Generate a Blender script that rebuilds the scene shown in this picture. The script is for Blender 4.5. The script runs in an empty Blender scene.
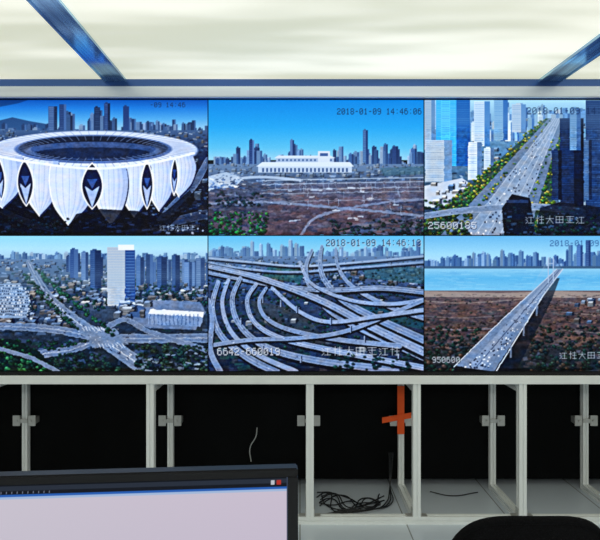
import bpy, bmesh, math, random
import numpy as np
from mathutils import Vector, Matrix
random.seed(4); rng=np.random.default_rng(11)
sc=bpy.context.scene
sc.view_settings.view_transform='Standard'
F=520.0; EYE=1.43; D=2.92; K=D/F
def PX(px,d): return (px-300.0)/F*d
def PZ(py,d): return EYE-(py-270.0)/F*d

# =====================================================================
#  PICTURES SHOWN BY THE VIDEO WALL (painted procedurally, one colour per mesh vertex)
# =====================================================================
S=2
X0,Y0,W,H=-8.0,99.5,648,272
C=np.zeros((H*S,W*S,3),np.float32)
clip=[X0,Y0,X0+W,Y0+H]
def setclip(a,b,c,d): clip[:]=[a,b,c,d]
def reg(xa,ya,xb,yb):
    xa=max(xa,clip[0]);ya=max(ya,clip[1]);xb=min(xb,clip[2]);yb=min(yb,clip[3])
    i0=int(max(0,math.floor((xa-X0)*S)));i1=int(min(W*S,math.ceil((xb-X0)*S)))
    j0=int(max(0,math.floor((ya-Y0)*S)));j1=int(min(H*S,math.ceil((yb-Y0)*S)))
    if i1<=i0 or j1<=j0: return None
    xs=X0+(np.arange(i0,i1)+.5)/S; ys=Y0+(np.arange(j0,j1)+.5)/S
    return slice(j0,j1),slice(i0,i1),xs[None,:],ys[:,None]
def put(sj,si,m,col,a=1.0):
    m=(m*a)[...,None]
    C[sj,si]=C[sj,si]*(1-m)+np.asarray(col,np.float32)*m
def rect(x0,y0,x1,y1,col,a=1.0):
    r=reg(x0-1,y0-1,x1+1,y1+1)
    if r is None: return
    sj,si,X,Y=r
    mx=np.clip(np.minimum(X-x0,x1-X)*S+.5,0,1); my=np.clip(np.minimum(Y-y0,y1-Y)*S+.5,0,1)
    put(sj,si,mx*my,col,a)
def ell(cx,cy,rx,ry,col,a=1.0):
    r=reg(cx-rx-1,cy-ry-1,cx+rx+1,cy+ry+1)
    if r is None: return
    sj,si,X,Y=r
    d=np.sqrt(((X-cx)/rx)**2+((Y-cy)/ry)**2)
    put(sj,si,np.clip((1-d)*min(rx,ry)*S+.5,0,1),col,a)
def poly(pts,col,a=1.0):
    p=np.array(pts,float)
    r=reg(p[:,0].min()-1,p[:,1].min()-1,p[:,0].max()+1,p[:,1].max()+1)
    if r is None: return
    sj,si,X,Y=r
    acc=0
    for oy in(-.12,.12):
        for ox in(-.12,.12):
            ins=np.zeros((Y.shape[0],X.shape[1]),bool)
            for k in range(len(p)):
                x1,y1=p[k];x2,y2=p[(k+1)%len(p)]
                if y1==y2: continue
                yy=Y+oy
                c=((y1>yy)!=(y2>yy))&((X+ox)<(x2-x1)*(yy-y1)/(y2-y1)+x1)
                ins^=c
            acc=acc+ins.astype(np.float32)
    put(sj,si,acc/4,col,a)
def seg(x1,y1,x2,y2,w1,w2,col,a=1.0):
    m=max(w1,w2)/2+1
    r=reg(min(x1,x2)-m,min(y1,y2)-m,max(x1,x2)+m,max(y1,y2)+m)
    if r is None: return
    sj,si,X,Y=r
    dx,dy=x2-x1,y2-y1;L=dx*dx+dy*dy+1e-9
    t=np.clip(((X-x1)*dx+(Y-y1)*dy)/L,0,1)
    d=np.hypot(X-(x1+t*dx),Y-(y1+t*dy)); w=(w1+(w2-w1)*t)/2
    put(sj,si,np.clip((w-d)*S+.5,0,1)*np.minimum(1,2*w*S),col,a)
def line(pts,w,col,a=1.0):
    for p,q in zip(pts[:-1],pts[1:]): seg(p[0],p[1],q[0],q[1],w,w,col,a)
def curve(pts,n=8):
    P=[pts[0]]+list(pts)+[pts[-1]];o=[]
    for i in range(1,len(P)-2):
        a,b,c,d=[np.array(q,float) for q in P[i-1:i+3]]
        for k in range(n):
            t=k/n
            o.append(.5*((2*b)+(-a+c)*t+(2*a-5*b+4*c-d)*t*t+(-a+3*b-3*c+d)*t**3))
    o.append(np.array(P[-1],float)); return o
def road(pts,w0,w1,col,edge=None,shadow=None,mark=None,cars=0,n=8):
    c=curve(pts,n);N=len(c)-1
    ws=[w0+(w1-w0)*i/N for i in range(N+1)]
    if shadow is not None:
        for i in range(N): seg(c[i][0]+1,c[i][1]+ws[i]*.55+1,c[i+1][0]+1,c[i+1][1]+ws[i+1]*.55+1,ws[i],ws[i+1],shadow,.9)
    if edge is not None:
        for i in range(N): seg(*c[i],*c[i+1],ws[i]+.9,ws[i+1]+.9,edge)
    for i in range(N): seg(*c[i],*c[i+1],ws[i],ws[i+1],col)
    if mark is not None:
        for i in range(N):
            seg(*c[i],*c[i+1],max(.5,ws[i]*.08),max(.5,ws[i+1]*.08),mark,.55)
            t=c[i+1]-c[i];t=t/(np.hypot(*t)+1e-6);nn=np.array([-t[1],t[0]])
            for q in(-.27,.27): seg(*(c[i]+nn*ws[i]*q),*(c[i+1]+nn*ws[i+1]*q),.45,.45,(60,80,115),.45)
    for _ in range(cars):
        i=random.randrange(N);t=c[i+1]-c[i];t=t/(np.hypot(*t)+1e-6);nn=np.array([-t[1],t[0]])
        p=c[i]+t*random.uniform(0,3)+nn*random.uniform(-.36,.36)*ws[i]; l=max(.5,ws[i]*.08)
        col2=random.choice([(240,245,255),(16,20,40),(30,38,65),(20,28,55),(210,220,235),(12,16,34)])
        seg(*(p-t*l),*(p+t*l),l*.8,l*.8,col2,.85)
def vgrad(x0,y0,x1,y1,stops):
    r=reg(x0,y0,x1,y1)
    if r is None:return
    sj,si,X,Y=r
    t=np.clip((Y[:,0]-y0)/(y1-y0),0,1); ps=[s[0] for s in stops]
    col=np.stack([np.interp(t,ps,[s[1][k] for s in stops]) for k in range(3)],-1)
    C[sj,si]=col[:,None,:]
def clutter(x0,y0,x1,y1,n,pal,s0,s1,a=.7,asp=2.0,slant=0,inside=None):
    for _ in range(n):
        y=random.uniform(y0,y1);t=(y-y0)/max(1,(y1-y0)); s=s0+(s1-s0)*t
        x=random.uniform(x0,x1);w=s*random.uniform(.5,asp);h=s*random.uniform(.25,.8)
        if inside and not inside(x,y): continue
        c=random.choice(pal);k=random.uniform(.7,1.2);c=tuple(min(255,v*k) for v in c)
        q=slant*h*random.uniform(.5,1.5)+random.uniform(-.3,.3)*h; r=random.uniform(-.2,.2)*w
        poly([(x,y),(x+w,y+r),(x+w+q,y+h+r),(x+q,y+h)],c,a)
def blocks(x0,y0,x1,y1,n,s0,s1,roof=((150,168,195),(104,126,158),(190,200,215),(84,102,134),(120,118,122)),dark=(14,22,44)):
    P=sorted([(random.uniform(y0,y1),random.uniform(x0,x1)) for _ in range(n)])
    for y,x in P:
        t=(y-y0)/max(1,(y1-y0)); s=(s0+(s1-s0)*t)*random.uniform(.6,1.3); w=s*random.uniform(1,2);h=s*random.uniform(.5,1.5)
        c=random.choice(roof)
        rect(x+w,y-h*.5,x+w*1.4,y+h,dark,.7)
        rect(x,y,x+w,y+h,[v*.62 for v in c]); poly([(x,y),(x+w*.25,y-s*.35),(x+w*1.2,y-s*.35),(x+w,y)],c); poly([(x+w,y),(x+w*1.2,y-s*.35),(x+w*1.2,y+h*.8),(x+w,y+h)],[v*.25 for v in c])
        if h>2: 
            for j in range(1,int(h/1.3)): rect(x+.3,y+j*1.3,x+w-.3,y+j*1.3+.45,[v*.3 for v in c],.7)
def trees(x0,y0,x1,y1,n,pal,s0,s1,inside=None):
    for _ in range(n):
        x=random.uniform(x0,x1);y=random.uniform(y0,y1)
        if inside and not inside(x,y): continue
        t=(y-y0)/max(1,(y1-y0)); s=(s0+(s1-s0)*t)*random.uniform(.5,1.1)
        c=random.choice(pal); k=random.uniform(.7,1.2)
        ell(x+s*.2,y+s*.3,s,s*.7,[v*.3 for v in c],.7); ell(x,y,s*.8,s*.6,[v*k*.8 for v in c],.9); ell(x-s*.25,y-s*.25,s*.4,s*.3,[min(255,v*k*1.3) for v in c],.9)
def tower(x0,y0,x1,y1,front,side=None,win=None,sw=.35,dx=1.6,dy=1.8):
    k=random.uniform(.85,1.15); front=tuple(min(255,v*k) for v in front)
    rect(x0,y0,x1,y1,front)
    if random.random()<.5: rect(x0+(x1-x0)*.2,y0-1.2,x0+(x1-x0)*.6,y0,front)
    xm=x1-(x1-x0)*sw if side is not None else x1
    if side is not None: rect(xm,y0,x1,y1,side)
    if win is not None:
        y=y0+1.2
        while y<y1-.6:
            rect(x0+.6,y,xm-.5,y+dy*.45,win,random.uniform(.3,.65)); 
            if side is not None: rect(xm+.4,y,x1-.4,y+dy*.4,[(a+b)/2 for a,b in zip(win,side)],random.uniform(.1,.5))
            y+=dy
        x=x0+dx
        while x<xm-.5:
            rect(x-.2,y0+.8,x+.2,y1,front,.5); x+=dx
def skyline(x0,x1,base,h0,h1,w0,w1,pals,n,win=True):
    for _ in range(n):
        x=random.uniform(x0,x1);w=random.uniform(w0,w1);h=random.uniform(h0,h1)*random.uniform(.6,1)
        f,s=random.choice(pals)
        tower(x,base-h,x+w,base+1,f,s,tuple(v*.62 for v in f) if win and w>3 else None,dy=1.5)
FONT={'0':"01110 10001 10011 10101 11001 10001 01110",'1':"00100 01100 00100 00100 00100 00100 01110",'2':"01110 10001 00001 00110 01000 10000 11111",
'3':"01110 10001 00001 00110 00001 10001 01110",'7':"11111 00001 00010 00100 00100 01000 01000",
'4':"00010 00110 01010 10010 11111 00010 00010",'5':"11111 10000 11110 00001 00001 10001 01110",'6':"01110 10000 11110 10001 10001 10001 01110",
'8':"01110 10001 10001 01110 10001 10001 01110",'9':"01110 10001 10001 01111 00001 00001 01110",'-':"00000 00000 00000 01110 00000 00000 00000",
':':"00000 00100 00000 00000 00000 00100 00000",' ':"00000 "*7}
later=[]
def _text(x,y,s,h,adv,col,sh=None):
    for ch in s:
        rows=FONT[ch].split()
        for off,cc in (((.6,.5),sh),((0,0),col)):
            if cc is None: continue
            for j,r in enumerate(rows):
                for i,b in enumerate(r):
                    if b=='1': rect(x+i*adv*.16+off[0],y+j*h/7+off[1],x+(i+1.1)*adv*.16+off[0],y+(j+1.1)*h/7+off[1],cc,.8)
        x+=adv
def _hanzi(x,y,n,s,col):
    G=[[(0,.2,.2,.35),(0,.5,.2,.6),(0,1,.25,.75),(.35,.2,1,.2),(.68,.2,.68,.95),(.3,.95,1,.95)],
       [(0,.35,1,.35),(.5,0,.5,.4),(.5,.4,.1,1),(.5,.4,.95,1)],
       [(0,.1,1,.1),(.1,.4,.9,.4),(.5,.1,.5,.9),(0,.9,1,.9),(.2,.6,.35,.75)],
       [(.2,0,.2,1),(0,.3,.4,.3),(.5,.15,1,.15),(.75,0,.75,1),(.5,.5,1,.5),(.5,.95,1,.95)],
       [(0,.1,.9,.1),(0,.1,0,.9),(.9,.1,.9,.9),(0,.5,.9,.5),(0,.9,.9,.9),(.45,.1,.45,.9)]]
    for k in range(n):
        for a,b,c,d in G[(k*3)%5]:
            seg(x+a*s,y+b*s,x+c*s,y+d*s,.7,.7,col,.7)
        x+=s*1.35
def text(*a): later.append((list(clip),_text,a))
def hanzi(*a): later.append((list(clip),_hanzi,a))
URB=[(14,22,48),(40,60,100),(100,126,164),(180,192,210),(60,85,125),(18,30,45),(130,152,184),(66,62,66)]

# ---------- A : lotus stadium
setclip(-8,99.5,208,235.5)
vgrad(-8,99.5,208,132,[(0,(20,84,165)),(.25,(40,120,200)),(.6,(90,165,218)),(1,(170,205,226))])
poly([(-8,99),(30,99),(18,103),(-8,108)],(8,26,60),.5)
poly([(-8,122),(12,117),(30,121),(48,124),(60,132),(-8,134)],(40,72,116))
D1=[((38,58,98),(70,102,152)),((55,80,120),(25,35,62)),((95,122,162),(40,60,100)),((30,46,80),(60,88,135)),((140,165,200),(60,85,130))]
skyline(-8,205,133,4,12,3,8,D1,70)
skyline(46,72,133,16,27,4,7,D1,8); tower(48,106,57,132,(60,85,130),(20,34,64),(130,160,200)); tower(59,104,66,132,(30,48,88),(70,100,150),(90,120,165))
skyline(84,134,133,10,26,3.5,6,D1,18); tower(94,107,100,132,(28,44,80),None,(90,120,165)); tower(104,103,110,132,(40,60,105),(15,25,50),(110,140,185)); tower(123,106,129,131,(34,54,98))
skyline(132,196,133,5,14,3,6,D1,20)
vgrad(-8,130,208,236,[(0,(60,84,124)),(.25,(26,36,62)),(1,(10,12,22))])
clutter(-8,130,208,150,420,URB,1.5,3); blocks(-8,130,208,142,60,1.5,2.5)
clutter(-8,150,208,233,700,[(18,22,40),(12,14,24),(30,45,76),(20,26,38),(46,60,92)],2,5)
blocks(176,150,208,200,26,2.5,4)
road([(208,160),(194,185),(172,208),(150,236)],5,9,(76,94,128),(120,140,176),cars=20)
road([(-8,206),(40,226),(110,233),(208,214)],4,8,(44,56,84),(86,104,136),cars=16)
clutter(150,185,208,233,120,URB,1.5,4)
ell(92,166,102,33,(24,38,76))
ell(93,150.5,105,20,(140,158,196)); ell(93,149.5,103.5,18.5,(216,224,238))
for k in range(70):
    a=k/70*2*math.pi; seg(93+72*math.cos(a),148+11*math.sin(a),93+103*math.cos(a),150+19*math.sin(a),.5,.6,(110,130,180),.65)
ell(93,149,79,14.5,(90,112,160)); ell(93,148.3,75,12.5,(16,22,42)); ell(93,150.8,68,9.2,(54,74,118)); ell(93,153,58,5.8,(22,34,62)); 
for k in range(56):
    a=k/56*2*math.pi; seg(93+76*math.cos(a),148+12.6*math.sin(a),93+63*math.cos(a),149+9*math.sin(a),.5,.5,(140,160,200),.7)
poly([(-8,196),(30,212),(60,225),(120,226),(165,212),(190,190),(196,200),(170,226),(60,236),(-8,220)],(6,8,18),.75)
WHT=(212,221,238)
def petal(xl,xr,yt,xt,yt2,bl=2,br=2):
    h=yt2-yt
    L=curve([(xl,yt),(xl-bl,yt+h*.3),(xl+(xt-xl)*.25-bl*.5,yt+h*.68),(xt,yt2)],7)
    R=curve([(xr,yt),(xr+br,yt+h*.3),(xr+(xt-xr)*.25+br*.5,yt+h*.68),(xt,yt2)],7)
    pl=[tuple(p) for p in L]+[tuple(p) for p in R[::-1]]
    poly([(x+1,y+1.6) for x,y in pl],(30,44,84)); poly(pl,WHT)
    for f,c,a in((.5,(200,211,233),.6),(.3,(184,198,228),.6),(.15,(160,178,216),.7)):
        inn=[tuple(l*f+r*(1-f)) for l,r in zip(L,R)]
        poly(inn+[tuple(p) for p in R[::-1]],c,a)
    for f in(.85,.7,.55,.4,.25):
        line([tuple(l*f+r*(1-f)) for l,r in zip(L,R)],.6,(160,178,214),.55)
    line([tuple(p) for p in L],.9,(240,244,250))
petal(170,193,156,179,197,0,3); petal(146,173,160,159,211,0,2)
petal(120,150,164,134,217,1,1); petal(94,126,167,111,225,1,2)
petal(-26,22,156,2,208,0,2); petal(24,58,161,39,216,2,1); petal(50,92,166,68,225,1,2)
def lens(cx,yt,yb,w,tilt=0,fill=(16,28,64)):
    n=12;L=[];R=[]
    for i in range(n+1):
        t=i/n; ww=w*math.sin(math.pi*t)**.8; y=yt+(yb-yt)*t; c=cx+tilt*t
        L.append((c-ww,y));R.append((c+ww,y))
    poly(L+R[::-1],fill); line(L,1.1,(240,244,250)); line(R,1.1,(240,244,250))
    m=yt+(yb-yt)*.5
    poly([(cx+tilt*.5-w*.7,m),(cx+tilt*.5,m+5),(cx+tilt*.5+w*.7,m),(cx+tilt,yb-1)],(160,178,216))
    poly([(cx+tilt*.5-w*.5,m-7),(cx+tilt*.5+w*.5,m-7),(cx+tilt*.6,m+3)],(54,80,140))
lens(24,160,206,8,2); lens(92,163,209,10.5,0); lens(147,161,209,6,0); lens(175,158,195,3.5,-1); lens(-2,158,200,5,3)
line(curve([(-8,155),(30,162),(93,168.5),(150,163),(194,153)],8),2.2,(232,238,247))
poly([(76,214),(100,209),(138,211),(160,222),(166,236),(62,236)],(10,12,22),.8)
clutter(78,216,160,234,70,[(18,24,44),(34,48,80),(10,12,22)],2,5)
trees(-8,218,70,236,60,[(20,34,50),(16,28,40)],2,3)
for x in range(168,206,5): ell(x,229+2*math.sin(x),.9,.9,(180,195,220),.8)
hanzi(160,225,5,5.5,(150,170,200)); text(150,102,"-09 14:46",5,4,(20,35,70))

# ---------- B : construction site / railway station
setclip(208,99.5,424,235.5)
vgrad(208,99.5,424,160,[(0,(26,132,206)),(.45,(50,158,218)),(.8,(100,185,222)),(1,(156,205,226))])
D2=[((60,92,142),(30,50,92)),((110,142,184),(50,78,125)),((44,68,112),(85,118,165)),((150,172,200),(75,104,150)),((36,56,100),(22,38,76))]
skyline(208,424,166,3,12,2.5,6,D2,120)
skyline(230,258,166,15,27,4,6,D2,9)
skyline(272,300,166,10,23,3,5,D2,8); skyline(328,362,166,9,22,3,6,D2,12); skyline(362,424,166,12,25,3,6,D2,26)
tower(363,130,368,166,(70,105,155),(24,44,92),(130,165,205)); tower(290,140,294,160,(90,120,170),(24,44,92)); tower(249,140,254,166,(30,50,100),(90,120,170),(90,120,170))
vgrad(208,164,424,236,[(0,(96,120,156)),(.2,(66,82,112)),(.45,(66,70,92)),(.8,(52,52,68)),(1,(26,32,44))])
clutter(208,163,424,180,420,URB,1.5,3.2); blocks(208,163,424,176,90,1.3,2.2)
rect(258,166.5,352,172.5,(196,208,226)); poly([(256,166.5),(262,162),(350,162),(354,166.5)],(222,230,240)); rect(276,158,334,162,(170,186,212)); poly([(274,158),(278,155.5),(330,155.5),(336,158)],(214,224,236))
for x in range(262,350,4): rect(x,168,x+2,172,(40,64,112))
for x in range(278,334,4): rect(x,159,x+2,161,(70,98,144))
rect(318,151,330,162,(214,222,234)); rect(320,153,328,156,(60,88,140))
SITE=[(80,78,96),(98,92,106),(56,58,78),(92,80,90),(48,56,82),(118,112,122),(42,50,74),(76,90,120),(110,130,160)]
clutter(208,180,424,232,1100,SITE,1.8,6,.55,4)
poly([(280,184),(424,180),(424,200),(300,210)],(106,92,104),.4); poly([(268,206),(360,196),(390,214),(330,236),(262,236)],(100,74,80),.45)
clutter(262,184,424,232,260,[(120,92,96),(86,70,82),(58,56,74),(106,104,118),(38,46,68)],2,5,.5,3.5)
for y,a in((178.5,.85),(182.5,.65),(188,.5),(192,.45),(200,.35)): line([(262,y+2),(340,y+.5),(424,y-1)],.9,(190,206,228),a)
for x in range(275,420,12): line([(x,182),(x+1.5,191)],.5,(160,180,210),.5)
road([(208,190),(232,180),(262,177),(300,180)],2.5,2.5,(170,186,210)) 
poly([(208,176),(226,172),(244,178),(236,186),(208,190)],(176,192,214)); clutter(206,174,242,188,90,[(70,100,150),(40,60,100),(220,228,238)],1.5,3)
road([(208,204),(262,202),(340,208),(424,216)],2,2.5,(120,130,156),None,cars=8)
road([(300,236),(320,216),(380,203),(424,200)],3,1.5,(120,126,150),None,cars=6)
for _ in range(22):
    x=random.uniform(280,420);y=random.uniform(184,214); line([(x,y),(x,y-random.uniform(4,9))],.5,(170,185,210),.7); 
for _ in range(18):
    x=random.uniform(270,420);y=random.uniform(186,222); rect(x,y,x+random.uniform(3,8),y+1.2,(196,206,222),.75)
trees(208,212,268,236,220,[(30,110,62),(26,84,60),(60,120,70),(22,70,54),(30,56,62)],1.6,2.6)
trees(330,220,424,236,120,[(26,52,58),(30,44,62),(40,62,60)],1.6,2.6); trees(208,192,262,206,60,[(26,54,60),(30,44,62)],1.5,2)
poly([(380,168),(424,166),(424,174),(384,176)],(34,74,86),.5)
text(337,108,"2018-01-09 14:46:06",6.2,4.5,(10,28,60))

# ---------- C : avenue between towers
setclip(424,99.5,640,235.5)
vgrad(424,99.5,640,236,[(0,(175,216,236)),(.2,(110,155,192)),(1,(30,42,62))])
skyline(424,640,128,8,28,4,9,[((150,185,216),(80,120,170)),((205,222,236),(116,150,192)),((100,144,192),(56,92,145))],110)
clutter(424,122,640,236,700,[(120,152,186),(180,198,214),(60,90,130),(34,48,72),(90,118,146),(76,82,70),(150,166,184)],2.5,6,.75,1.6,.4)
blocks(470,118,640,190,130,2,4.5,((196,208,220),(140,168,198),(166,182,198),(104,138,172)))
skyline(470,556,140,10,34,4,8,[((205,222,236),(84,126,180)),((150,192,224),(56,102,164)),((180,204,226),(100,136,182))],22)
tower(436,97,470,166,(50,150,212),(22,82,156),(150,215,238),.4); tower(441,97,450,160,(90,186,228),None,(24,104,176))
tower(424,99,435,150,(190,212,232),(96,134,176),(100,136,182)); tower(425,140,452,182,(204,220,234),(116,150,188),(86,120,166),.3)
tower(474,101,490,146,(210,226,240),(76,126,182),(84,136,188)); tower(494,99,508,140,(150,194,228),(56,104,166),(66,122,184)); tower(512,104,526,132,(196,214,232),(96,136,184),(92,136,182))
tower(468,142,482,180,(212,224,236),(98,130,170),(80,114,164)); tower(484,148,494,170,(190,205,220),(86,114,150),(96,124,160))
poly([(424,186),(462,178),(476,188),(470,202),(430,208),(424,206)],(190,202,218)); blocks(426,182,470,202,26,3,5,((225,230,236),(176,190,210),(124,158,200)))
GY=[(110,140,60),(156,158,70),(66,124,66),(50,100,56),(172,168,86),(44,92,60),(90,132,58)]
poly([(546,118),(568,118),(548,236),(424,236),(424,226)],(40,62,50),.75)
trees(424,118,640,236,3600,GY,1.2,2.8,lambda x,y:(549-(y-118)*1.06-7-(y-118)*.06<x<549-(y-118)*.93+2))
poly([(549,118),(565,118),(528,236),(440,236)],(104,124,150))
poly([(553,118),(561,118),(512,236),(462,236)],(140,158,182))
for t in (.0,.25,.5,.75,1): line([(553+8*t,118),(462+50*t,236)],.6,(215,224,236),.5)
trees(424,118,640,236,2400,GY,.9,2.0,lambda x,y:abs(x-(552-(y-118)*.84))<1+(y-118)*.018 or abs(x-(562-(y-118)*.38))<1+(y-118)*.018)
trees(424,118,640,236,3600,GY,1.2,2.8,lambda x,y:(565-(y-118)*.30)<x<569-(y-118)*.27+(y-118)*.10)
for _ in range(110):
    t=random.random()**.7; y=118+118*t; xl=553-91*t; xr=561-49*t; x=random.uniform(xl,xr); s=.5+1.1*t
    rect(x,y,x+s,y+s*1.3,random.choice([(235,240,248),(30,40,66),(24,30,52),(220,228,238),(24,30,50)]),.85)
trees(424,200,470,236,150,[(36,80,62),(54,90,62),(104,114,58),(30,56,54)],2,3)
road([(424,216),(470,210),(540,207),(600,216)],5,6,(120,140,168),(170,184,206),cars=20)
tower(560,118,584,206,(20,34,64),(10,18,38),(50,78,124),.4); tower(586,100,614,222,(28,50,92),(12,22,44),(84,120,168),.45); tower(570,108,581,150,(100,145,192),(50,86,138),(180,204,226))
tower(614,110,640,215,(66,98,145),(28,48,86),(130,160,198)); tower(552,150,562,200,(24,38,66),(10,16,32),(60,86,126)); tower(584,140,592,200,(66,100,148),(22,34,62),(130,160,198))
poly([(502,208),(512,194),(530,198),(536,236),(504,236)],(14,20,34)); rect(506,200,528,203,(36,50,80)); poly([(540,208),(560,202),(640,212),(640,236),(536,236)],(14,20,36),.85)
clutter(502,206,640,234,190,[(26,52,60),(24,34,58),(60,86,120),(12,18,32)],2,4); trees(536,212,600,236,70,[(22,52,52),(20,34,46)],2,3)
text(527,107,"2018-01-09 14:46:0",7,5.4,(14,40,84))
text(428,222,"25600185",7,6.2,(225,235,250),(20,30,60)); hanzi(526,216,6,7.5,(190,208,230))

# ---------- D : crossroads
setclip(-8,235.5,208,371.5)
vgrad(-8,235.5,208,262,[(0,(146,206,234)),(.5,(176,217,235)),(1,(164,190,210))])
DD=[((116,150,186),(76,108,150)),((84,116,160),(50,76,120)),((160,183,206),(100,132,170))]
skyline(-8,208,262,4,11,3,8,DD,90); skyline(0,60,262,6,15,3,6,DD,16)
vgrad(-8,259,208,372,[(0,(96,122,156)),(.2,(64,84,112)),(.6,(40,52,70)),(1,(20,28,34))])
clutter(-8,258,208,300,600,URB+[(30,60,66)],1.8,4); blocks(-8,262,208,304,260,2,4.6,((176,192,214),(130,150,180),(206,214,224),(108,126,156),(150,146,144)))
clutter(-8,296,208,368,400,[(32,44,56),(52,68,96),(76,96,126),(26,36,48),(36,60,58),(66,84,114)],3,6)
blocks(-8,300,70,326,60,3,5); trees(30,266,208,310,220,[(24,50,58),(30,66,64),(40,76,74)],1,2.2)
NB=[((44,70,118),(22,36,70),(98,130,178)),((62,92,140),(28,44,80),(120,150,188)),((38,60,104),(70,98,145),(90,120,165)),((84,112,156),(36,56,96),(150,174,205))]
def nt_(x,y,w,b): tower(x,y,x+w,b,*random.choice(NB),random.choice((.35,.45,.55)),random.choice((1.4,2.1)),random.choice((1.6,2.1)))
for q in((74,253,6,272),(66,256,5,272),(96,257,7,276),(70,249,8,278),(81,252,7,280),(90,250,11,288)): nt_(*q)
for q in((140,261,5,282),(150,262,6,282),(166,260,5,280),(182,259,6,282),(192,262,7,286),(136,257,8,290),(146,254,7,293),(157,257,10,290),(172,255,8,292),(184,262,8,290),(196,258,9,298),(206,264,4,298)): nt_(*q)
blocks(134,284,208,304,30,2.5,4.5); trees(134,284,208,304,80,[(24,50,58),(30,60,62)],1.5,2.4)
tower(107,247,127,306,(212,222,234),None,(150,172,200),.33,3.2,2.6); rect(118,244.5,134,250,(232,236,242)); rect(125,250,135,307,(34,62,120)); 
for y in range(252,305,3): rect(125.5,y,134.5,y+1.1,(96,134,186),.6)
poly([(118,306),(150,300),(200,302),(206,312),(196,330),(150,328),(120,318)],(104,122,154)); poly([(150,309),(204,312),(203,317),(148,314)],(216,222,232)); poly([(148,314),(203,317),(201,327),(148,324)],(126,148,184))
for x in range(150,201,4): line([(x,314.5),(x,325)],.9,(66,90,132),.7)
poly([(120,300),(146,303),(144,318),(118,316)],(72,94,132)); poly([(120,300),(146,303),(146,306),(120,303)],(196,206,220)); blocks(104,298,150,316,14,3,4)
poly([(-8,284),(20,283),(30,300),(26,318),(-8,318)],(134,154,182))
for j in range(11):
    for i in range(18): rect(-8+i*2+j*.5,285+j*2.9,-8+i*2+j*.5+1.2,286.4+j*2.9,random.choice([(225,230,238),(30,44,74),(190,200,215),(24,32,52),(20,28,46)]),.85)
rd=(104,122,152);re=(142,160,186)
road([(-8,326),(50,329),(110,338),(208,338)],6,8,rd,re,mark=(220,228,238),cars=40)
road([(28,262),(44,290),(66,314),(100,338),(150,372)],3.5,15,(112,130,158),re,mark=(225,232,240),cars=80)
road([(104,336),(70,350),(20,356),(-8,358)],7,6,rd,re,mark=(220,228,238),cars=24)
road([(96,334),(124,320),(150,332),(206,350)],4,4,rd,re,cars=12)
poly([(80,328),(114,328),(128,344),(92,348)],(114,132,160))
for k in range(8): line([(82+k*3,327),(84+k*3.4,331)],.7,(225,230,240),.7); line([(98+k*3.4,344),(100+k*3.6,348)],.7,(225,230,240),.7)
clutter(80,326,130,348,30,[(220,228,240),(30,38,60)],1.2,1.6)
for i in range(90):
    t=i/90; trees(34+76*t,268+64*t,38+78*t,272+64*t,1,[(30,64,56),(42,86,64)],1.5,3); trees(22+50*t,272+54*t,26+52*t,276+54*t,1,[(30,64,56),(42,80,64)],1.2,2.4)
poly([(-8,338),(16,340),(40,352),(58,372),(-8,372)],(16,30,32))
trees(-8,338,60,372,260,[(34,84,60),(28,60,52),(56,110,74),(24,44,42)],2,3,lambda x,y:y>338+(x*.55)); trees(-8,340,90,356,70,[(30,72,56),(24,54,50)],1.5,2.2,lambda x,y:y<350)
trees(136,344,208,372,240,[(28,50,50),(38,66,58),(22,36,42),(50,72,64)],2,3.2); trees(50,354,120,372,120,[(28,50,50),(38,66,58)],2,3,lambda x,y:x<100+(y-352)*1.2)
road([(-8,347),(30,358),(58,372)],3,3,(110,126,152),re)
clutter(130,350,208,370,60,[(100,118,150),(160,176,198),(30,40,64)],2,4)

# ---------- E : interchange
setclip(208,235.5,424,371.5)
vgrad(208,235.5,424,262,[(0,(96,180,222)),(.6,(146,203,226)),(1,(150,178,204))])
DE=[((96,132,174),(62,96,142)),((72,104,152),(40,66,112)),((150,178,204),(90,122,165))]
skyline(208,424,258,4,13,2.5,7,DE,130); skyline(220,300,258,10,20,3,5,DE,14); skyline(380,424,258,9,18,3,5,DE,10)
vgrad(208,256,424,372,[(0,(86,112,150)),(.3,(48,66,100)),(1,(22,30,46))])
clutter(208,256,424,290,600,URB,1.5,3.5); blocks(208,256,424,282,150,1.5,2.8)
clutter(208,285,424,370,600,[(24,34,52),(32,58,64),(42,60,92),(20,26,40),(56,60,68),(32,62,64)],3,7)
poly([(250,300),(300,310),(330,345),(290,340),(256,318)],(54,62,72),.8); poly([(340,300),(424,318),(424,330),(370,318)],(32,68,80),.8); poly([(270,264),(306,270),(300,284),(262,276)],(34,76,76),.7)
poly([(360,262),(424,268),(424,284),(366,278)],(44,84,98),.7); poly([(372,330),(424,350),(424,336),(392,324)],(28,56,62),.8)
trees(208,262,424,300,260,[(28,58,62),(34,74,70),(26,44,58)],1,2); trees(208,290,424,350,260,[(28,54,58),(32,66,66),(26,40,54)],1.5,2.6); blocks(208,284,424,350,36,2,3.5)
RC=(116,136,170);RE=(158,176,204);SH=(10,15,30);MK=(180,195,218);R2=(134,152,184)
q=.82
road([(208,258),(250,262),(300,266),(360,262),(424,256)],2,2,(150,168,196),None,SH,cars=16)
road([(208,262),(240,268),(290,272),(350,268),(424,262)],2,2,(126,148,182),None,SH,cars=12)
road([(322,246),(320,262),(326,282),(352,306),(424,340)],2,8*q,RC,RE,SH,mark=MK,cars=40)
road([(312,250),(306,268),(312,290),(340,318),(424,358)],2,6*q,RC,RE,SH,cars=20)
road([(336,248),(338,266),(352,286),(388,306),(424,318)],1.5,5*q,RC,RE,SH,cars=16)
road([(424,292),(380,288),(330,290),(280,286),(208,272)],5*q,4*q,RC,RE,SH,mark=MK,cars=40)
road([(208,266),(260,278),(320,300),(370,326),(424,352)],4*q,9*q,R2,RE,SH,mark=MK,cars=60)
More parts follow.
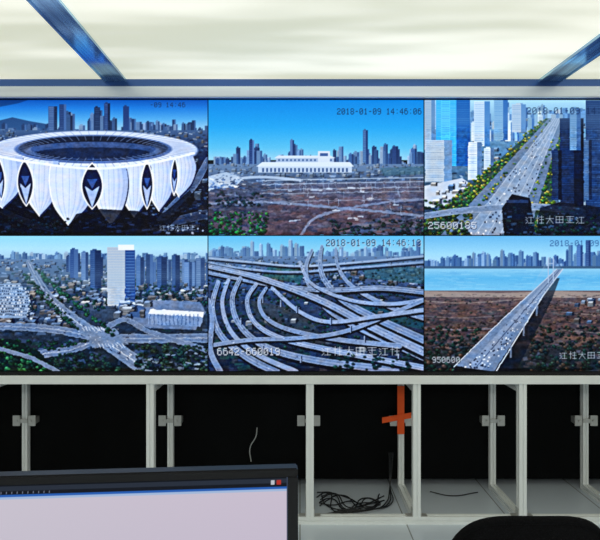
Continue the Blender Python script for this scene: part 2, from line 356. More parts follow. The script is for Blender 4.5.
road([(424,300),(390,304),(350,300),(312,284),(300,262)],3,1.8,R2,RE,SH,cars=10)
road([(240,278),(232,300),(240,326),(268,348),(318,361),(400,371)],3,8*q,RC,RE,SH,mark=MK,cars=30)
road([(218,282),(212,308),(221,336),(248,358),(276,372)],3,8*q,RC,RE,SH,mark=MK,cars=20)
road([(228,280),(222,304),(231,332),(256,354),(296,372)],2.5,5*q,R2,RE,SH,cars=14)
road([(256,284),(247,300),(254,322),(280,338),(330,350),(424,368)],2.5,6*q,R2,RE,SH,mark=MK,cars=24)
road([(266,288),(259,302),(266,318),(290,330),(340,340),(400,346)],2,4,RC,RE,SH,cars=14)
road([(208,346),(250,340),(300,338),(350,330),(424,300)],3,3,RC,RE,SH,cars=16)
road([(272,288),(300,312),(330,322),(380,316),(424,310)],2.5,3.2,R2,RE,SH,cars=12)
road([(208,300),(212,320),(210,350),(220,372)],3,5,RC,RE,SH,cars=6)
for x,y in((262,296),(296,306),(330,318),(364,336),(398,352),(240,318),(262,346),(300,356),(280,300),(350,326)): rect(x,y,x+1.2,y+7,(130,148,178)); rect(x+1.2,y,x+2.1,y+7,(20,28,50))
trees(330,352,424,372,60,[(24,48,54),(30,60,62)],2,3)
text(326,239,"2018-01-09 14:46:13",7,5.05,(14,30,66),(200,220,240))
text(217,348,"6642-660019",7.5,5.8,(232,240,250),(20,30,60)); hanzi(322,347,7,8.5,(225,235,248))

# ---------- F : river bridge
setclip(424,235.5,640,371.5)
vgrad(424,235.5,640,272,[(0,(110,176,218)),(.5,(160,208,230)),(1,(190,213,228))])
D6=[((76,112,160),(50,80,128)),((104,140,180),(66,100,148)),((64,96,146),(40,64,110)),((134,165,198),(86,122,170))]
skyline(424,640,269,5,15,2.5,6,D6,170); skyline(464,500,268,10,18,3,5,D6,14);skyline(500,545,268,10,20,3,5,D6,18);skyline(560,640,268,12,26,3,6,D6,36)
tower(586,240,591,269,(60,88,140),(34,54,98),(120,150,195)); tower(577,245,583,269,(72,104,154),(40,64,112),(120,150,195))
rect(424,266,640,269.5,(62,88,116)); 
vgrad(424,268.5,640,293,[(0,(146,196,222)),(.4,(96,172,214)),(1,(130,194,224))])
for _ in range(180):
    x=random.uniform(424,640);y=random.uniform(270,291); rect(x,y,x+random.uniform(4,16),y+.5,random.choice([(164,210,230),(84,150,200)]),.4)
vgrad(424,290.5,640,372,[(0,(98,80,80)),(.2,(84,66,66)),(.6,(54,50,54)),(1,(26,34,38))])
poly([(424,291),(500,293),(560,291),(640,294),(640,298),(424,297)],(150,134,126))
clutter(424,294,640,345,1200,[(108,84,78),(86,66,66),(64,52,58),(46,44,54),(120,98,90),(98,88,86),(54,58,60)],1.5,5,.55,3.5)
clutter(424,340,640,371,500,[(62,54,54),(30,40,42),(36,52,50),(26,30,36),(76,82,98)],3,6,.6,2)
for y,c in((301,(146,130,122)),(308,(62,54,60)),(316,(112,102,102)),(328,(120,122,136)),(342,(56,68,70))): line(curve([(424,y),(460,y+2),(500,y),(530,y-3)],5),.9,c,.7)
for y in(302,312,330): line(curve([(560,y),(600,y+3),(640,y+2)],5),1,(130,118,114),.6)
trees(424,298,640,330,200,[(78,64,56),(64,52,52),(46,56,50)],.9,1.8); trees(424,326,480,372,240,[(28,50,46),(42,64,56),(24,38,38),(66,56,52)],1.8,3); trees(530,326,640,372,420,[(28,50,46),(44,62,56),(24,36,40),(70,62,54)],1.8,3)
blocks(566,298,640,322,18,2.5,4)
poly([(554,278),(560,278),(552,300),(516,372),(452,372),(500,322)],(16,20,30),.75)
poly([(557,269),(563,269),(543,296),(494,372),(456,366),(503,320)],(112,130,158))
poly([(558,270),(561,270),(531,308),(482,370),(466,368),(510,320)],(134,150,176))
line([(557,269),(503,319),(454,367)],1.0,(190,200,216)); line([(563,269),(543,296),(496,372)],1.1,(196,206,220)); line([(559.5,270),(525,310),(475,369)],.8,(66,80,108))
for _ in range(110):
    t=random.random()**.7;y=272+96*t;xc=559.5-84*t;w=1.5+17*t;x=xc+random.uniform(-.9,.9)*w*.8;s=.5+1.2*t
    rect(x,y,x+s,y+s*.9,random.choice([(230,236,244),(24,30,48),(210,218,230),(28,34,56)]),.85)
for x,y in((536,304),(523,324),(510,346)): rect(x,y,x+1.8,y+12,(126,142,168),.8)
for xx in(548,553): rect(xx,257,xx+1.0,283,(170,188,212))
rect(548,263,554,263.8,(170,188,212))
for k in range(8):
    line([(548.5,258),(546-k*3.0,283+k*2.6)],.35,(180,198,220),.4); line([(553.5,258),(556+k*1.1,279-k*.9)],.35,(180,198,220),.4)
hanzi(560,352,5,7,(190,205,225)); text(432,357,"950600",6,4.8,(210,222,238),(20,26,40)); text(550,240,"2018-01-09 14:46",6,5,(40,80,140))
setclip(X0,Y0,X0+W,Y0+H)

# ---- camera-feed look: haze, micro warp, ground texture, local contrast, grain
HH,WW=C.shape[:2]
def vnoise(cx,cy):
    gw,gh=int(WW/cx)+3,int(HH/cy)+3
    G=rng.random((gh,gw)); x=np.arange(WW)/cx;y=np.arange(HH)/cy
    xi=x.astype(int);yi=y.astype(int);fx_=x-xi;fy_=(y-yi)[:,None];fx_=fx_*fx_*(3-2*fx_);fy_=fy_*fy_*(3-2*fy_)
    a=G[yi][:,xi]*(1-fx_)+G[yi][:,xi+1]*fx_; b=G[yi+1][:,xi]*(1-fx_)+G[yi+1][:,xi+1]*fx_
    return a*(1-fy_)+b*fy_
yy=Y0+(np.arange(HH)+.5)/S; xx=X0+(np.arange(WW)+.5)/S
hz=np.zeros((HH,WW),np.float32); wp=np.zeros((HH,WW),np.float32); fog=np.zeros((HH,WW),np.float32)
for (a,b,c,d,h,wv_,fg) in((-8,99,208,235.5,134,.35,.12),(208,99,424,235.5,174,1,.22),(424,99,640,235.5,122,.5,.22),(-8,235.5,208,372,280,1,.24),(208,235.5,424,372,258,.4,.24),(424,235.5,640,372,291,.5,.16)):
    m=((yy>=b)&(yy<d))[:,None]&((xx>=a)&(xx<c))[None,:]
    rr=np.clip((yy-h)/10,0,1)[:,None]
    hz=np.where(m,rr,hz); wp=np.where(m,rr*wv_,wp)
    ff=(fg*np.exp(-np.abs(yy-(h-4))/16))[:,None]
    fog=np.where(m,ff,fog)
C=C*(1-fog[...,None])+np.array([158,190,214],np.float32)*fog[...,None]
wx=(vnoise(7,5)-.5)*3*wp; wy=(vnoise(7,5)-.5)*2.2*wp
jj=np.clip(np.round(np.arange(HH)[:,None]+wy).astype(int),0,HH-1); ii=np.clip(np.round(np.arange(WW)[None,:]+wx).astype(int),0,WW-1)
C=C[jj,ii]
nz=(.22*vnoise(2.2,1.8)+.28*vnoise(4,2.5)+.3*vnoise(9,5)+.2*vnoise(34,18))-.5
lum=C.mean(-1)/255
C=C*(1+(nz*1.15*hz*np.clip(1.0-lum*1.15,.06,1))[...,None])
tint=(vnoise(14,9)-.5)*hz*14
C+=np.stack([tint,tint*.2,-tint*.7],-1)
q=C.copy()
for ax in(0,1): q=(np.roll(q,1,ax)+np.roll(q,-1,ax)+2*q)/4
C=.45*C+.55*q
Bl=C.copy()
for ax in(0,1):
    Bl=(np.roll(Bl,3,ax)+np.roll(Bl,-3,ax)+np.roll(Bl,6,ax)+np.roll(Bl,-6,ax)+2*Bl)/6
C=C+0.5*(C-Bl)*(.3+.7*hz[...,None])
C+=rng.normal(0,2.2,C.shape[:2])[...,None].astype(np.float32)
C=(C-128)*1.08+128
g=C.mean(-1,keepdims=True); C=np.clip(g+(C-g)*1.14+np.array([-3,0,5]),0,255).astype(np.float32)
for cl,fn,a in later:
    setclip(*cl); fn(*a)
def s2l(v):
    v=np.clip(v,0,1); return np.where(v<=.04045,v/12.92,((v+.055)/1.055)**2.4)

# =====================================================================
#  MATERIALS
# =====================================================================
def mat(name,col,rough=.5,metal=0,spec=.5,noise=None,bump=None,coat=0):
    m=bpy.data.materials.new(name);m.use_nodes=True;nt=m.node_tree;b=nt.nodes['Principled BSDF']
    b.inputs['Base Color'].default_value=(*col,1);b.inputs['Roughness'].default_value=rough;b.inputs['Metallic'].default_value=metal
    b.inputs['Specular IOR Level'].default_value=spec; b.inputs['Coat Weight'].default_value=coat
    tc=nt.nodes.new('ShaderNodeTexCoord')
    if noise:
        sc_,amt,mp=noise
        n=nt.nodes.new('ShaderNodeTexNoise');n.inputs['Scale'].default_value=sc_;n.inputs['Detail'].default_value=4
        M=nt.nodes.new('ShaderNodeMapping');M.inputs['Scale'].default_value=mp
        nt.links.new(tc.outputs['Object'],M.inputs['Vector']);nt.links.new(M.outputs[0],n.inputs['Vector'])
        r=nt.nodes.new('ShaderNodeValToRGB');r.color_ramp.elements[0].position=.3;r.color_ramp.elements[1].position=.7
        r.color_ramp.elements[0].color=(*[c*(1-amt) for c in col],1);r.color_ramp.elements[1].color=(*[min(1,c*(1+amt)) for c in col],1)
        nt.links.new(n.outputs['Fac'],r.inputs['Fac']);nt.links.new(r.outputs[0],b.inputs['Base Color'])
    if bump:
        n2=nt.nodes.new('ShaderNodeTexNoise');n2.inputs['Scale'].default_value=bump[0];n2.inputs['Detail'].default_value=3
        bp=nt.nodes.new('ShaderNodeBump');bp.inputs['Strength'].default_value=bump[1];bp.inputs['Distance'].default_value=.01
        nt.links.new(tc.outputs['Object'],n2.inputs['Vector']);nt.links.new(n2.outputs['Fac'],bp.inputs['Height']);nt.links.new(bp.outputs[0],b.inputs['Normal'])
    return m
def mat_display(name,strength):
    m=bpy.data.materials.new(name);m.use_nodes=True;nt=m.node_tree;b=nt.nodes['Principled BSDF']
    b.inputs['Base Color'].default_value=(.004,.004,.005,1);b.inputs['Roughness'].default_value=.4;b.inputs['Specular IOR Level'].default_value=.08
    a=nt.nodes.new('ShaderNodeVertexColor');a.layer_name='feed'
    nt.links.new(a.outputs['Color'],b.inputs['Emission Color']);b.inputs['Emission Strength'].default_value=strength
    m.cycles.emission_sampling='NONE'; return m
M_disp=mat_display('display_feed',1.08)
M_alu=mat('anodised_aluminium',(.92,.95,.95),.32,.1,.6,(8,.05,(1,1,.2)))
M_alub=mat('header_aluminium',(.76,.82,.94),.3,.25,.5,(3,.12,(.3,1,6)))
M_blue=mat('blue_steel_edge',(.05,.12,.36),.25,.6,.5)
M_steel=mat('zinc_bracket',(.62,.62,.6),.35,.6)
M_black=mat('black_panel',(.0018,.0022,.0026),.6,0,.08,(3,.5,(1,1,.4)))
M_bezel=mat('black_plastic',(.005,.005,.007),.35,0,.4)
M_bezel2=mat('panel_bezel',(.003,.003,.005),.6,0,.2)
M_wall=mat('painted_wall',(.55,.56,.56),.8,0,.2,(6,.06,(1,1,1)),(60,.1))
M_darkwall=mat('dark_wall',(.03,.032,.036),.8,0,.2,(4,.2,(1,1,1)))
M_orange=mat('orange_tape',(1.0,.12,.02),.6,0,.3,(40,.05,(1,1,1)))
M_cable=mat('cable_rubber',(.006,.007,.010),.45)
M_cable2=mat('grey_cable',(.4,.42,.42),.5)
M_desk=mat('desk_laminate',(.55,.55,.53),.4,0,.5,(5,.06,(1,8,1)))
M_fab=mat('chair_mesh_fabric',(.004,.004,.005),.9,0,.1,(300,.5,(1,1,1)),(400,.6))
M_ceil=mat('ceiling_paint',(.6,.6,.58),.8,0,.2,(5,.05,(1,1,1)))
M_fillbody=mat('fill_lamp_body',(.7,.7,.7),.4)  # body of the added fill lamp, out of view
M_beam=mat('polished_blue_steel',(.30,.50,.92),.16,.8,.6,(3,.55,(14,.5,1)),(5,.15))
M_floor=bpy.data.materials.new('floor_tiles');M_floor.use_nodes=True
nt=M_floor.node_tree;b=nt.nodes['Principled BSDF'];b.inputs['Roughness'].default_value=.3
tc=nt.nodes.new('ShaderNodeTexCoord');br=nt.nodes.new('ShaderNodeTexBrick');br.offset=0
br.inputs['Scale'].default_value=1;br.inputs['Brick Width'].default_value=.6;br.inputs['Row Height'].default_value=.6;br.inputs['Mortar Size'].default_value=.004
br.inputs['Color1'].default_value=(.54,.60,.68,1);br.inputs['Color2'].default_value=(.58,.64,.71,1);br.inputs['Mortar'].default_value=(.2,.22,.23,1)
nt.links.new(tc.outputs['Object'],br.inputs['Vector']);nt.links.new(br.outputs['Color'],b.inputs['Base Color'])
# luminous ceiling membrane (backlit, slightly uneven)
M_lum=bpy.data.materials.new('luminous_ceiling_membrane');M_lum.use_nodes=True
nt=M_lum.node_tree;b=nt.nodes['Principled BSDF'];b.inputs['Base Color'].default_value=(.4,.4,.36,1);b.inputs['Roughness'].default_value=.6
tc=nt.nodes.new('ShaderNodeTexCoord')
mp=nt.nodes.new('ShaderNodeMapping');mp.inputs['Scale'].default_value=(.4,2.0,1);mp.inputs['Location'].default_value=(.4,.35,0);nt.links.new(tc.outputs['Object'],mp.inputs['Vector'])
n=nt.nodes.new('ShaderNodeTexNoise');n.inputs['Scale'].default_value=1.5;n.inputs['Detail'].default_value=2;nt.links.new(mp.outputs[0],n.inputs['Vector'])
rp=nt.nodes.new('ShaderNodeValToRGB');rp.color_ramp.interpolation='EASE';rp.color_ramp.elements[0].position=.36;rp.color_ramp.elements[1].position=.62
rp.color_ramp.elements[0].color=(.54,.55,.42,1);rp.color_ramp.elements[1].color=(.86,.86,.74,1)
nt.links.new(n.outputs['Fac'],rp.inputs['Fac']);nt.links.new(rp.outputs[0],b.inputs['Emission Color']);b.inputs['Emission Strength'].default_value=1.06

# =====================================================================
#  GEOMETRY HELPERS
# =====================================================================
def obj(name,me,mats,parent=None,smooth=False):
    o=bpy.data.objects.new(name,me);sc.collection.objects.link(o)
    for m in (mats if isinstance(mats,list) else [mats]): me.materials.append(m)
    if parent: o.parent=parent
    if smooth:
        for p in me.polygons: p.use_smooth=True
    return o
def empty(name,loc=(0,0,0)):
    o=bpy.data.objects.new(name,None);sc.collection.objects.link(o);o.location=loc;o.empty_display_size=.1;return o
def bbox(bm,x0,y0,z0,x1,y1,z1,mi=0,bev=0):
    vs=[bm.verts.new(p) for p in((x0,y0,z0),(x1,y0,z0),(x1,y1,z0),(x0,y1,z0),(x0,y0,z1),(x1,y0,z1),(x1,y1,z1),(x0,y1,z1))]
    fs=[bm.faces.new([vs[i] for i in q]) for q in((0,3,2,1),(4,5,6,7),(0,1,5,4),(1,2,6,5),(2,3,7,6),(3,0,4,7))]
    for f in fs:f.material_index=mi
    if bev:
        es=list({e for f in fs for e in f.edges});r=bmesh.ops.bevel(bm,geom=es,offset=bev,segments=2,affect='EDGES')
        for f in r['faces']: f.material_index=mi
def finish(bm,name,mats,parent=None,smooth=False):
    bmesh.ops.recalc_face_normals(bm,faces=bm.faces)
    me=bpy.data.meshes.new(name);bm.to_mesh(me);bm.free();return obj(name,me,mats,parent,smooth)
def boxobj(name,x0,y0,z0,x1,y1,z1,m,parent=None,bev=0):
    bm=bmesh.new();bbox(bm,x0,y0,z0,x1,y1,z1,0,bev);return finish(bm,name,m,parent)
def tslot(bm,p,q,s=.042,g=.009,w=.005):
    p=Vector(p);q=Vector(q);d=(q-p).normalized()
    u=Vector((1,0,0)) if abs(d.x)<.9 else Vector((0,0,1)); v=d.cross(u).normalized(); u=v.cross(d).normalized()
    h=s/2;base=[(-h,-h),(-w,-h),(-w,-h+g),(w,-h+g),(w,-h)]
    sec=[]
    for k in range(4):
        for a,b_ in base:
            x,y=a,b_
            for _ in range(k): x,y=-y,x
            sec.append((x,y))
    A=[bm.verts.new(p+u*x+v*y) for x,y in sec];B=[bm.verts.new(q+u*x+v*y) for x,y in sec];n=len(sec)
    for i in range(n): bm.faces.new((A[i],A[(i+1)%n],B[(i+1)%n],B[i]))
    bm.faces.new(A[::-1]);bm.faces.new(B)
def cable(name,pts,r,m,parent=None):
    cu=bpy.data.curves.new(name,'CURVE');cu.dimensions='3D';cu.bevel_depth=r;cu.bevel_resolution=3;cu.resolution_u=10
    sp=cu.splines.new('BEZIER');sp.bezier_points.add(len(pts)-1)
    for bp_,p in zip(sp.bezier_points,pts): bp_.co=p;bp_.handle_left_type=bp_.handle_right_type='AUTO'
    o=bpy.data.objects.new(name,cu);sc.collection.objects.link(o);cu.materials.append(m)
    if parent:o.parent=parent
    return o
def display(name,img,w,h,m,parent):
    ih,iw=img.shape[:2]
    xs=np.linspace(0,w,iw);zs=np.linspace(h,0,ih)
    co=np.zeros((ih,iw,3),np.float32);co[...,0]=xs[None,:];co[...,2]=zs[:,None]
    me=bpy.data.meshes.new(name);nv=ih*iw;nf=(ih-1)*(iw-1)
    me.vertices.add(nv);me.vertices.foreach_set('co',co.ravel())
    idx=np.arange(nv).reshape(ih,iw)
    q=np.stack([idx[1:,:-1],idx[1:,1:],idx[:-1,1:],idx[:-1,:-1]],-1).reshape(-1,4).astype(np.int32)
    me.loops.add(nf*4);me.loops.foreach_set('vertex_index',q.ravel())
    me.polygons.add(nf);me.polygons.foreach_set('loop_start',np.arange(0,nf*4,4,dtype=np.int32))
    me.update(calc_edges=True)
    ca=me.color_attributes.new('feed','FLOAT_COLOR','POINT')
    rgba=np.ones((nv,4),np.float32);rgba[:,:3]=s2l(img.reshape(-1,3)/255.);ca.data.foreach_set('color',rgba.ravel())
    return obj(name,me,m,parent)

# =====================================================================
#  ROOM
# =====================================================================
XL,XR,YB,YF=-3.9,3.9,3.62,-3.0; ZC=PZ(82,D)
boxobj('floor',XL-.1,YF-.1,-.1,XR+.1,YB+.1,0,M_floor)
boxobj('wall_back',XL-.1,YB,0,XR+.1,YB+.1,2.75,M_darkwall)
boxobj('wall_front',XL-.1,YF-.1,0,XR+.1,YF,2.75,M_wall)
boxobj('wall_left',XL-.1,YF,0,XL,YB,2.75,M_wall)
boxobj('wall_right',XR,YF,0,XR+.1,YB,2.75,M_wall)
boxobj('ceiling',XL-.1,YF-.1,2.75,XR+.1,YB+.1,2.85,M_ceil)
bw=.118; sl=-.03
bx=[-1.03-2.42,-1.03,1.395,1.395+2.42]
lights=empty('luminous_ceiling_panel_array')
bm=bmesh.new()
z=ZC+.012
vs=[bm.verts.new(p) for p in((XL,YF,z),(XR,YF,z),(XR,D+.02,z),(XL,D+.02,z))];bm.faces.new(vs)
finish(bm,'membrane',M_lum,lights)
bm=bmesh.new()
def beam(bm,x):
    x2=x-sl*(D-YF) 
    A=[(x-bw/2,D-.001,ZC),(x+bw/2,D-.001,ZC),(x+bw/2,D-.001,ZC+.07),(x-bw/2,D-.001,ZC+.07)];B=[(a+(x2-x),YF,c) for a,_,c in A]
    A=[bm.verts.new(a) for a in A];B=[bm.verts.new(a) for a in B]
    for i in range(4): bm.faces.new((A[i],A[(i+1)%4],B[(i+1)%4],B[i]))
    bm.faces.new(A);bm.faces.new(B[::-1])
for x in bx: beam(bm,x)
for x in bx:
    x2=x-sl*(D-YF)
    for sx in(-1,1):
        e0=sx*bw/2; A=[(x+e0-.004,D-.001,ZC-.006),(x+e0+.004,D-.001,ZC-.006),(x+e0+.004,D-.001,ZC+.004),(x+e0-.004,D-.001,ZC+.004)]
        B=[bm.verts.new((a+(x2-x),YF,c)) for a,_,c in A];A=[bm.verts.new(a) for a in A]
        for i in range(4): bm.faces.new((A[i],A[(i+1)%4],B[(i+1)%4],B[i]))
        bm.faces.new(A);bm.faces.new(B[::-1])
finish(bm,'beam_cladding',M_beam,lights)
boxobj('cross_bar',XL,-.35,ZC+.001,XR,-.23,ZC+.03,M_beam,lights)
# added fill lamp with invented housing behind the camera, brightens stand and header
lum=empty('added_fill_lamp',(0,-1.6,2.36))
boxobj('housing',-1.6,-.09,.03,1.6,.09,.10,M_fillbody,lum,.006)
for sx in(-1.4,1.4): boxobj('fill_hanger_%d'%(1 if sx<0 else 2),sx-.006,-.006,.10,sx+.006,.006,.135,M_fillbody,lum)
la=bpy.data.lights.new('fill_light','AREA');la.shape='RECTANGLE';la.size=3.0;la.size_y=.16;la.energy=42;la.color=(1,.99,.95)  # added fill light aimed at the video wall and stand
lo=bpy.data.objects.new('fill_light',la);sc.collection.objects.link(lo);lo.parent=lum;lo.location=(0,.02,.018);lo.rotation_euler=(math.radians(52),0,0)

# =====================================================================
#  VIDEO WALL
# =====================================================================
colx=[-8,208,424,640];rowy=[99.5,235.5,371.5]
k=0
for r in range(2):
    for c in range(3):
        x0,x1=PX(colx[c],D),PX(colx[c+1],D);zt,zb=PZ(rowy[r],D),PZ(rowy[r+1],D)
        root=empty('video_wall_display' if k==0 else 'video_wall_display.%03d'%k,((x0+x1)/2,D,(zt+zb)/2))
        w=x1-x0;h=zt-zb;g=.0025
        bm=bmesh.new();e=.0008
        bbox(bm,-w/2+e,.004,-h/2+e,w/2-e,.11,h/2-e,0)
        bbox(bm,-w/2+e,-.002,-h/2+e,-w/2+g,.004,h/2-e,0);bbox(bm,w/2-g,-.002,-h/2+e,w/2-e,.004,h/2-e,0)
        bbox(bm,-w/2+g,-.002,h/2-g,w/2-g,.004,h/2-e,0);bbox(bm,-w/2+g,-.002,-h/2+e,w/2-g,.004,-h/2+g,0)
        bbox(bm,-w/3,.11,-h/3,w/3,.15,h/3,0)
        finish(bm,'chassis',M_bezel2,root)
        j0=int((rowy[r]-Y0)*S);j1=int((rowy[r+1]-Y0)*S);i0=int((colx[c]-X0)*S);i1=int((colx[c+1]-X0)*S)
        s=display('screen',C[j0:j1,i0:i1],w-2*g,h-2*g,M_disp,root);s.location=(-w/2+g,.002,-h/2+g)
        k+=1
xl,xr=XL,XR
hd=empty('trim_1')
bm=bmesh.new();bbox(bm,xl,D-.03,PZ(97,D-.03),xr,D+.1,PZ(86,D-.03),0,.004);finish(bm,'header_bar',M_alub,hd)
boxobj('header_top_edge',xl,D-.012,PZ(87,D),xr,D+.1,ZC+.05,M_blue,hd)
boxobj('header_bottom_edge',xl,D-.012,PZ(99.3,D),xr,D+.1,PZ(97,D),M_blue,hd)
boxobj('trim_2',XL,D+.01,PZ(371.5,D),PX(-8.5,D),D+.1,PZ(99.4,D),M_darkwall)
boxobj('trim_3',PX(640.5,D),D+.01,PZ(371.5,D),XR,D+.1,PZ(99.4,D),M_darkwall)

# =====================================================================
#  ALUMINIUM STAND
# =====================================================================
DB=3.39; s=.042
st=empty('aluminium_video_wall_stand')
bm=bmesh.new()
fx=[PX(p,D) for p in(-178,-18,150,310,417,523,630,737,844)]
zt=PZ(373,D)
for x in fx:
    tslot(bm,(x,D+s/2,s),(x,D+s/2,zt-.06)); tslot(bm,(x,DB,0.0),(x,DB,zt-.06),.036)
    tslot(bm,(x,D+s,s/2),(x,DB-.02,s/2)); tslot(bm,(x,D+s,zt-.09),(x,DB-.02,zt-.09))
xa,xb=fx[0]-.1,fx[-1]+.1
tslot(bm,(xa,D+s/2,s/2),(xb,D+s/2,s/2))
tslot(bm,(xa,DB,zt-.03),(xb,DB,zt-.03))
finish(bm,'extrusions',M_alu,st)
bm=bmesh.new();bbox(bm,xa,D-.01,PZ(384,D),xb,D+.08,PZ(375.5,D),0,.003)
bbox(bm,xa,D+.0,PZ(375.5,D),xb,D+.08,PZ(371.8,D),1);finish(bm,'top_rail',[M_alu,M_bezel],st)
bm=bmesh.new()
for a,b_ in zip(fx[:-1],fx[1:]):
    bbox(bm,a+.004,DB+.024,.06,b_-.004,DB+.04,zt-.03,0)
finish(bm,'back_panel',M_black,st)
bm=bmesh.new()
zb=PZ(421,3.36)
for x in fx:
    for sx in(-1,1):
        bbox(bm,x+sx*.050-.024,DB-.026,zb-.034,x+sx*.050+.024,DB-.021,zb+.034,0,.002)
        bbox(bm,x+sx*.045-.007,DB-.034,zb-.007,x+sx*.045+.007,DB-.026,zb+.007,0,.002)
        bbox(bm,x+sx*.050-.024,DB-.021,zb-.02,x+sx*.050+.024,DB+.024,zb+.02,0)
    bbox(bm,x-.024,DB-.03,zb-.012,x+.024,DB-.0215,zb+.012,0,.002)
    for sx in(-1,1):
        bbox(bm,x+sx*.024-(.002),D+.002,s,x+sx*.024+.002,D+.04,.085,0); bbox(bm,min(x+sx*.024,x+sx*.06),D+.002,s+.0005,max(x+sx*.024,x+sx*.06),D+.04,s+.004,0)
finish(bm,'brackets',M_steel,st)

# orange tape cross on the rear post
dd=DB-.036
bm=bmesh.new();bbox(bm,PX(397.3,dd),dd-.004,PZ(434,dd),PX(404.3,dd),dd+.002,PZ(386,dd),0,.001)
a=(PX(382,dd),PZ(420,dd));b_=(PX(411,dd),PZ(415,dd));h=.018
v=[bm.verts.new((x,y,zz)) for y in(dd-.009,dd-.0045) for x,zz in((a[0],a[1]-h),(b_[0],b_[1]-h),(b_[0],b_[1]+h),(a[0],a[1]+h))]
for q in((0,1,2,3),(7,6,5,4),(0,4,5,1),(1,5,6,2),(2,6,7,3),(3,7,4,0)): bm.faces.new([v[i] for i in q])
finish(bm,'orange_tape_cross',M_orange)

# cables
cb=empty('cable_bundle')
def fl(px,d,z=.007): return (PX(px,d),d,z)
R_=random.uniform
for i in range(8):
    a=R_(-10,10)
    pts=[fl(316+R_(0,6),3.10+R_(0,.25)),fl(330+a*.5,3.22+R_(-.12,.1),.008+.003*i),fl(348+a,3.1+R_(-.08,.15),.01+.003*i),fl(366+a*.6,3.16+R_(-.12,.12),.008+.003*i),fl(382+R_(-4,4),3.25+R_(-.1,.06))]
    cable('cable_%d'%(i+1),pts,.0038,M_cable,cb)
for i in range(3):
    cable('loop_%d'%(i+1),[fl(320+4*i,3.02,.012),fl(345,3.0+.02*i,.03),fl(372,3.06,.02),fl(392-3*i,3.17,.012),(PX(390,3.33),3.33,.05),(PX(389+2*i,3.36),3.36,.25)],.0038,M_cable,cb)
cable('hanging_cable',[(PX(257,3.4),DB+.018,PZ(428,3.4)),(PX(256,3.4),DB+.012,PZ(436,3.4)),(PX(250,3.4),DB+.012,PZ(448,3.4)),(PX(251,3.4),DB+.018,PZ(462,3.4))],.0035,M_cable2,cb)
cable('floor_cable',[fl(430,3.34),fl(450,3.28),fl(478,3.33)],.003,M_cable,cb)

# =====================================================================
#  DESK + COMPUTER MONITOR
# =====================================================================
dk=empty('office_desk')
boxobj('desk_top',-1.5,.36,.72,.10,1.12,.75,M_desk,dk,.004)
boxobj('side_panel_1',-1.48,.40,0,-1.455,1.08,.72,M_desk,dk);boxobj('side_panel_2',.05,.40,0,.075,1.08,.72,M_desk,dk)
boxobj('modesty_panel',-1.455,1.04,.25,.05,1.06,.72,M_desk,dk)
mw,mh=.56,.345
yaw=math.atan2(.030,.413)
ztop=EYE-.283; dr=.742
mon=empty('computer_monitor',(PX(298,dr),dr,ztop)); mon.rotation_euler=(0,0,yaw)
bm=bmesh.new();bt,bs,bb=.0125,.0145,.02
bbox(bm,-mw,0,-bt,0,.022,0,0,.002);bbox(bm,-mw,0,-mh,0,.022,-mh+bb,0,.002)
bbox(bm,-mw,0,-mh+bb,-mw+bs,.022,-bt,0,.001);bbox(bm,-bs,0,-mh+bb,0,.022,-bt,0,.001)
bbox(bm,-mw+.01,.008,-mh+.01,-.01,.03,-.012,0)
bbox(bm,-mw+.1,.03,-mh+.05,-.1,.055,-.07,0,.008)
hs=finish(bm,'housing',M_bezel,mon)
iw,ih=520,300
I=np.zeros((ih,iw,3),np.float32)
y_=np.linspace(0,1,ih)[:,None]; x_=np.linspace(0,1,iw)[None,:]
I[:]=np.stack([212-14*y_+0*x_,206-10*y_-6*x_,218-8*y_+0*x_],-1)
I[0:3]=(14,18,26);I[3:9]=(40,48,62);I[9:14]=(16,20,30);I[14:17]=(40,100,190);I[17:20]=(170,195,230)
I[4:8,10:60]=(130,140,160);I[10:13,14:200:7]=(120,130,150)
I[5:11,iw-16:iw-10]=(190,50,40);I[5:11,iw-24:iw-19]=(200,205,215)
I[:,0:2]=(60,70,90);I[:,-2:]=(60,70,90)
dsp=display('screen',I,mw-2*bs,mh-bt-bb,mat_display('monitor_picture',.88),mon)
hs.rotation_euler=(math.radians(-2),0,0);dsp.rotation_euler=(math.radians(-2),0,0)
cc=math.radians(-2);vz=-mh+bb; dsp.location=(-mw+bs,.004*math.cos(cc)-vz*math.sin(cc),.004*math.sin(cc)+vz*math.cos(cc))
zf=-(ztop-.75)
bm=bmesh.new();bbox(bm,-mw/2-.03,.045,zf+.01,-mw/2+.03,.062,-.15,0,.004);finish(bm,'neck',M_bezel,mon)
bm=bmesh.new();bmesh.ops.create_cone(bm,cap_ends=True,segments=40,radius1=.12,radius2=.115,depth=.012,matrix=Matrix.Translation((-mw/2,.05,zf+.0065)));finish(bm,'foot',M_bezel,mon)

# =====================================================================
#  OFFICE CHAIR (mesh back)
# =====================================================================
cd=1.16; cx=PX(533,cd); ztc=EYE-(517-270)/F*cd
ch=empty('mesh_office_chair',(cx,cd,0))
def outline(u):
    a,b_=.195,.27
    c,s_=math.cos(u),math.sin(u)
    return a*math.copysign(abs(c)**.55,c), b_*math.copysign(abs(s_)**(.62),s_)
zc=ztc-.27
def bend(x,z): return .9*x*x - .25*(z+.05)**2*.6
bm=bmesh.new();N=64;R=10;rings=[]
for k in range(R+1):
    f=k/R
    if k==0: rings.append([bm.verts.new((0,bend(0,0),zc))]);continue
    rings.append([bm.verts.new((outline(2*math.pi*i/N)[0]*f,bend(outline(2*math.pi*i/N)[0]*f,outline(2*math.pi*i/N)[1]*f),zc+outline(2*math.pi*i/N)[1]*f)) for i in range(N)])
for i in range(N): bm.faces.new((rings[0][0],rings[1][i],rings[1][(i+1)%N]))
for k in range(1,R):
    for i in range(N): bm.faces.new((rings[k][i],rings[k+1][i],rings[k+1][(i+1)%N],rings[k][(i+1)%N]))
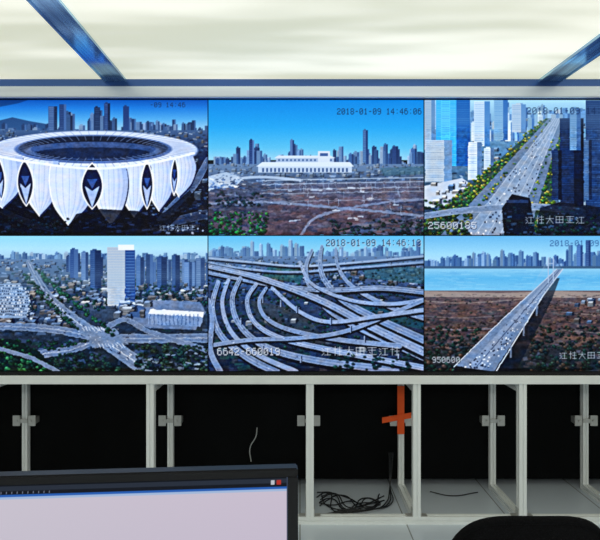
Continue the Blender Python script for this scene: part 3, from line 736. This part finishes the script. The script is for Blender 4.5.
o=finish(bm,'back_mesh',M_fab,ch,True);md=o.modifiers.new('t','SOLIDIFY');md.thickness=.012;md.offset=0
cu=bpy.data.curves.new('back_frame','CURVE');cu.dimensions='3D';cu.bevel_depth=.009;cu.bevel_resolution=4
sp=cu.splines.new('POLY');sp.points.add(N-1);sp.use_cyclic_u=True
for i in range(N):
    x,zz=outline(2*math.pi*i/N);sp.points[i].co=(x,bend(x,zz),zc+zz,1)
o=bpy.data.objects.new('back_frame',cu);sc.collection.objects.link(o);cu.materials.append(M_fab);o.parent=ch
bm=bmesh.new();bbox(bm,-.24,.05,.43,.24,.50,.50,0,.03);finish(bm,'seat',M_fab,ch,True)
bm=bmesh.new();bbox(bm,-.03,-.035,.40,.03,-.012,zc-.05,0,.006);bbox(bm,-.03,-.035,.40,.03,.28,.43,0,.006);finish(bm,'back_support',M_bezel,ch)
bm=bmesh.new();bmesh.ops.create_cone(bm,cap_ends=True,segments=24,radius1=.03,radius2=.025,depth=.34,matrix=Matrix.Translation((0,.27,.26)))
for i in range(5):
    a=2*math.pi*i/5+.3;m_=Matrix.Translation((.14*math.cos(a),.27+.14*math.sin(a),.085))@Matrix.Rotation(a,4,'Z')@Matrix.Diagonal((.30,.04,.03,1))
    bmesh.ops.create_cube(bm,size=1,matrix=m_)
    bmesh.ops.create_cone(bm,cap_ends=True,segments=20,radius1=.03,radius2=.03,depth=.045,matrix=Matrix.Translation((.28*math.cos(a),.27+.28*math.sin(a),.03))@Matrix.Rotation(a,4,'Z')@Matrix.Rotation(math.pi/2,4,'Y'))
    bmesh.ops.create_cone(bm,cap_ends=True,segments=12,radius1=.008,radius2=.008,depth=.04,matrix=Matrix.Translation((.28*math.cos(a),.27+.28*math.sin(a),.07)))
finish(bm,'star_base',M_bezel,ch)

# =====================================================================
#  WORLD + CAMERA
# =====================================================================
w=bpy.data.worlds.new('room_ambience');sc.world=w;w.use_nodes=True
w.node_tree.nodes['Background'].inputs[0].default_value=(.5,.55,.6,1);w.node_tree.nodes['Background'].inputs[1].default_value=.1
cam=bpy.data.cameras.new('camera');co=bpy.data.objects.new('camera',cam);sc.collection.objects.link(co)
cam.sensor_fit='HORIZONTAL';cam.sensor_width=36;cam.lens=36*F/600;cam.clip_start=.02
co.location=(0,0,EYE);co.rotation_euler=(math.pi/2,0,0);sc.camera=co
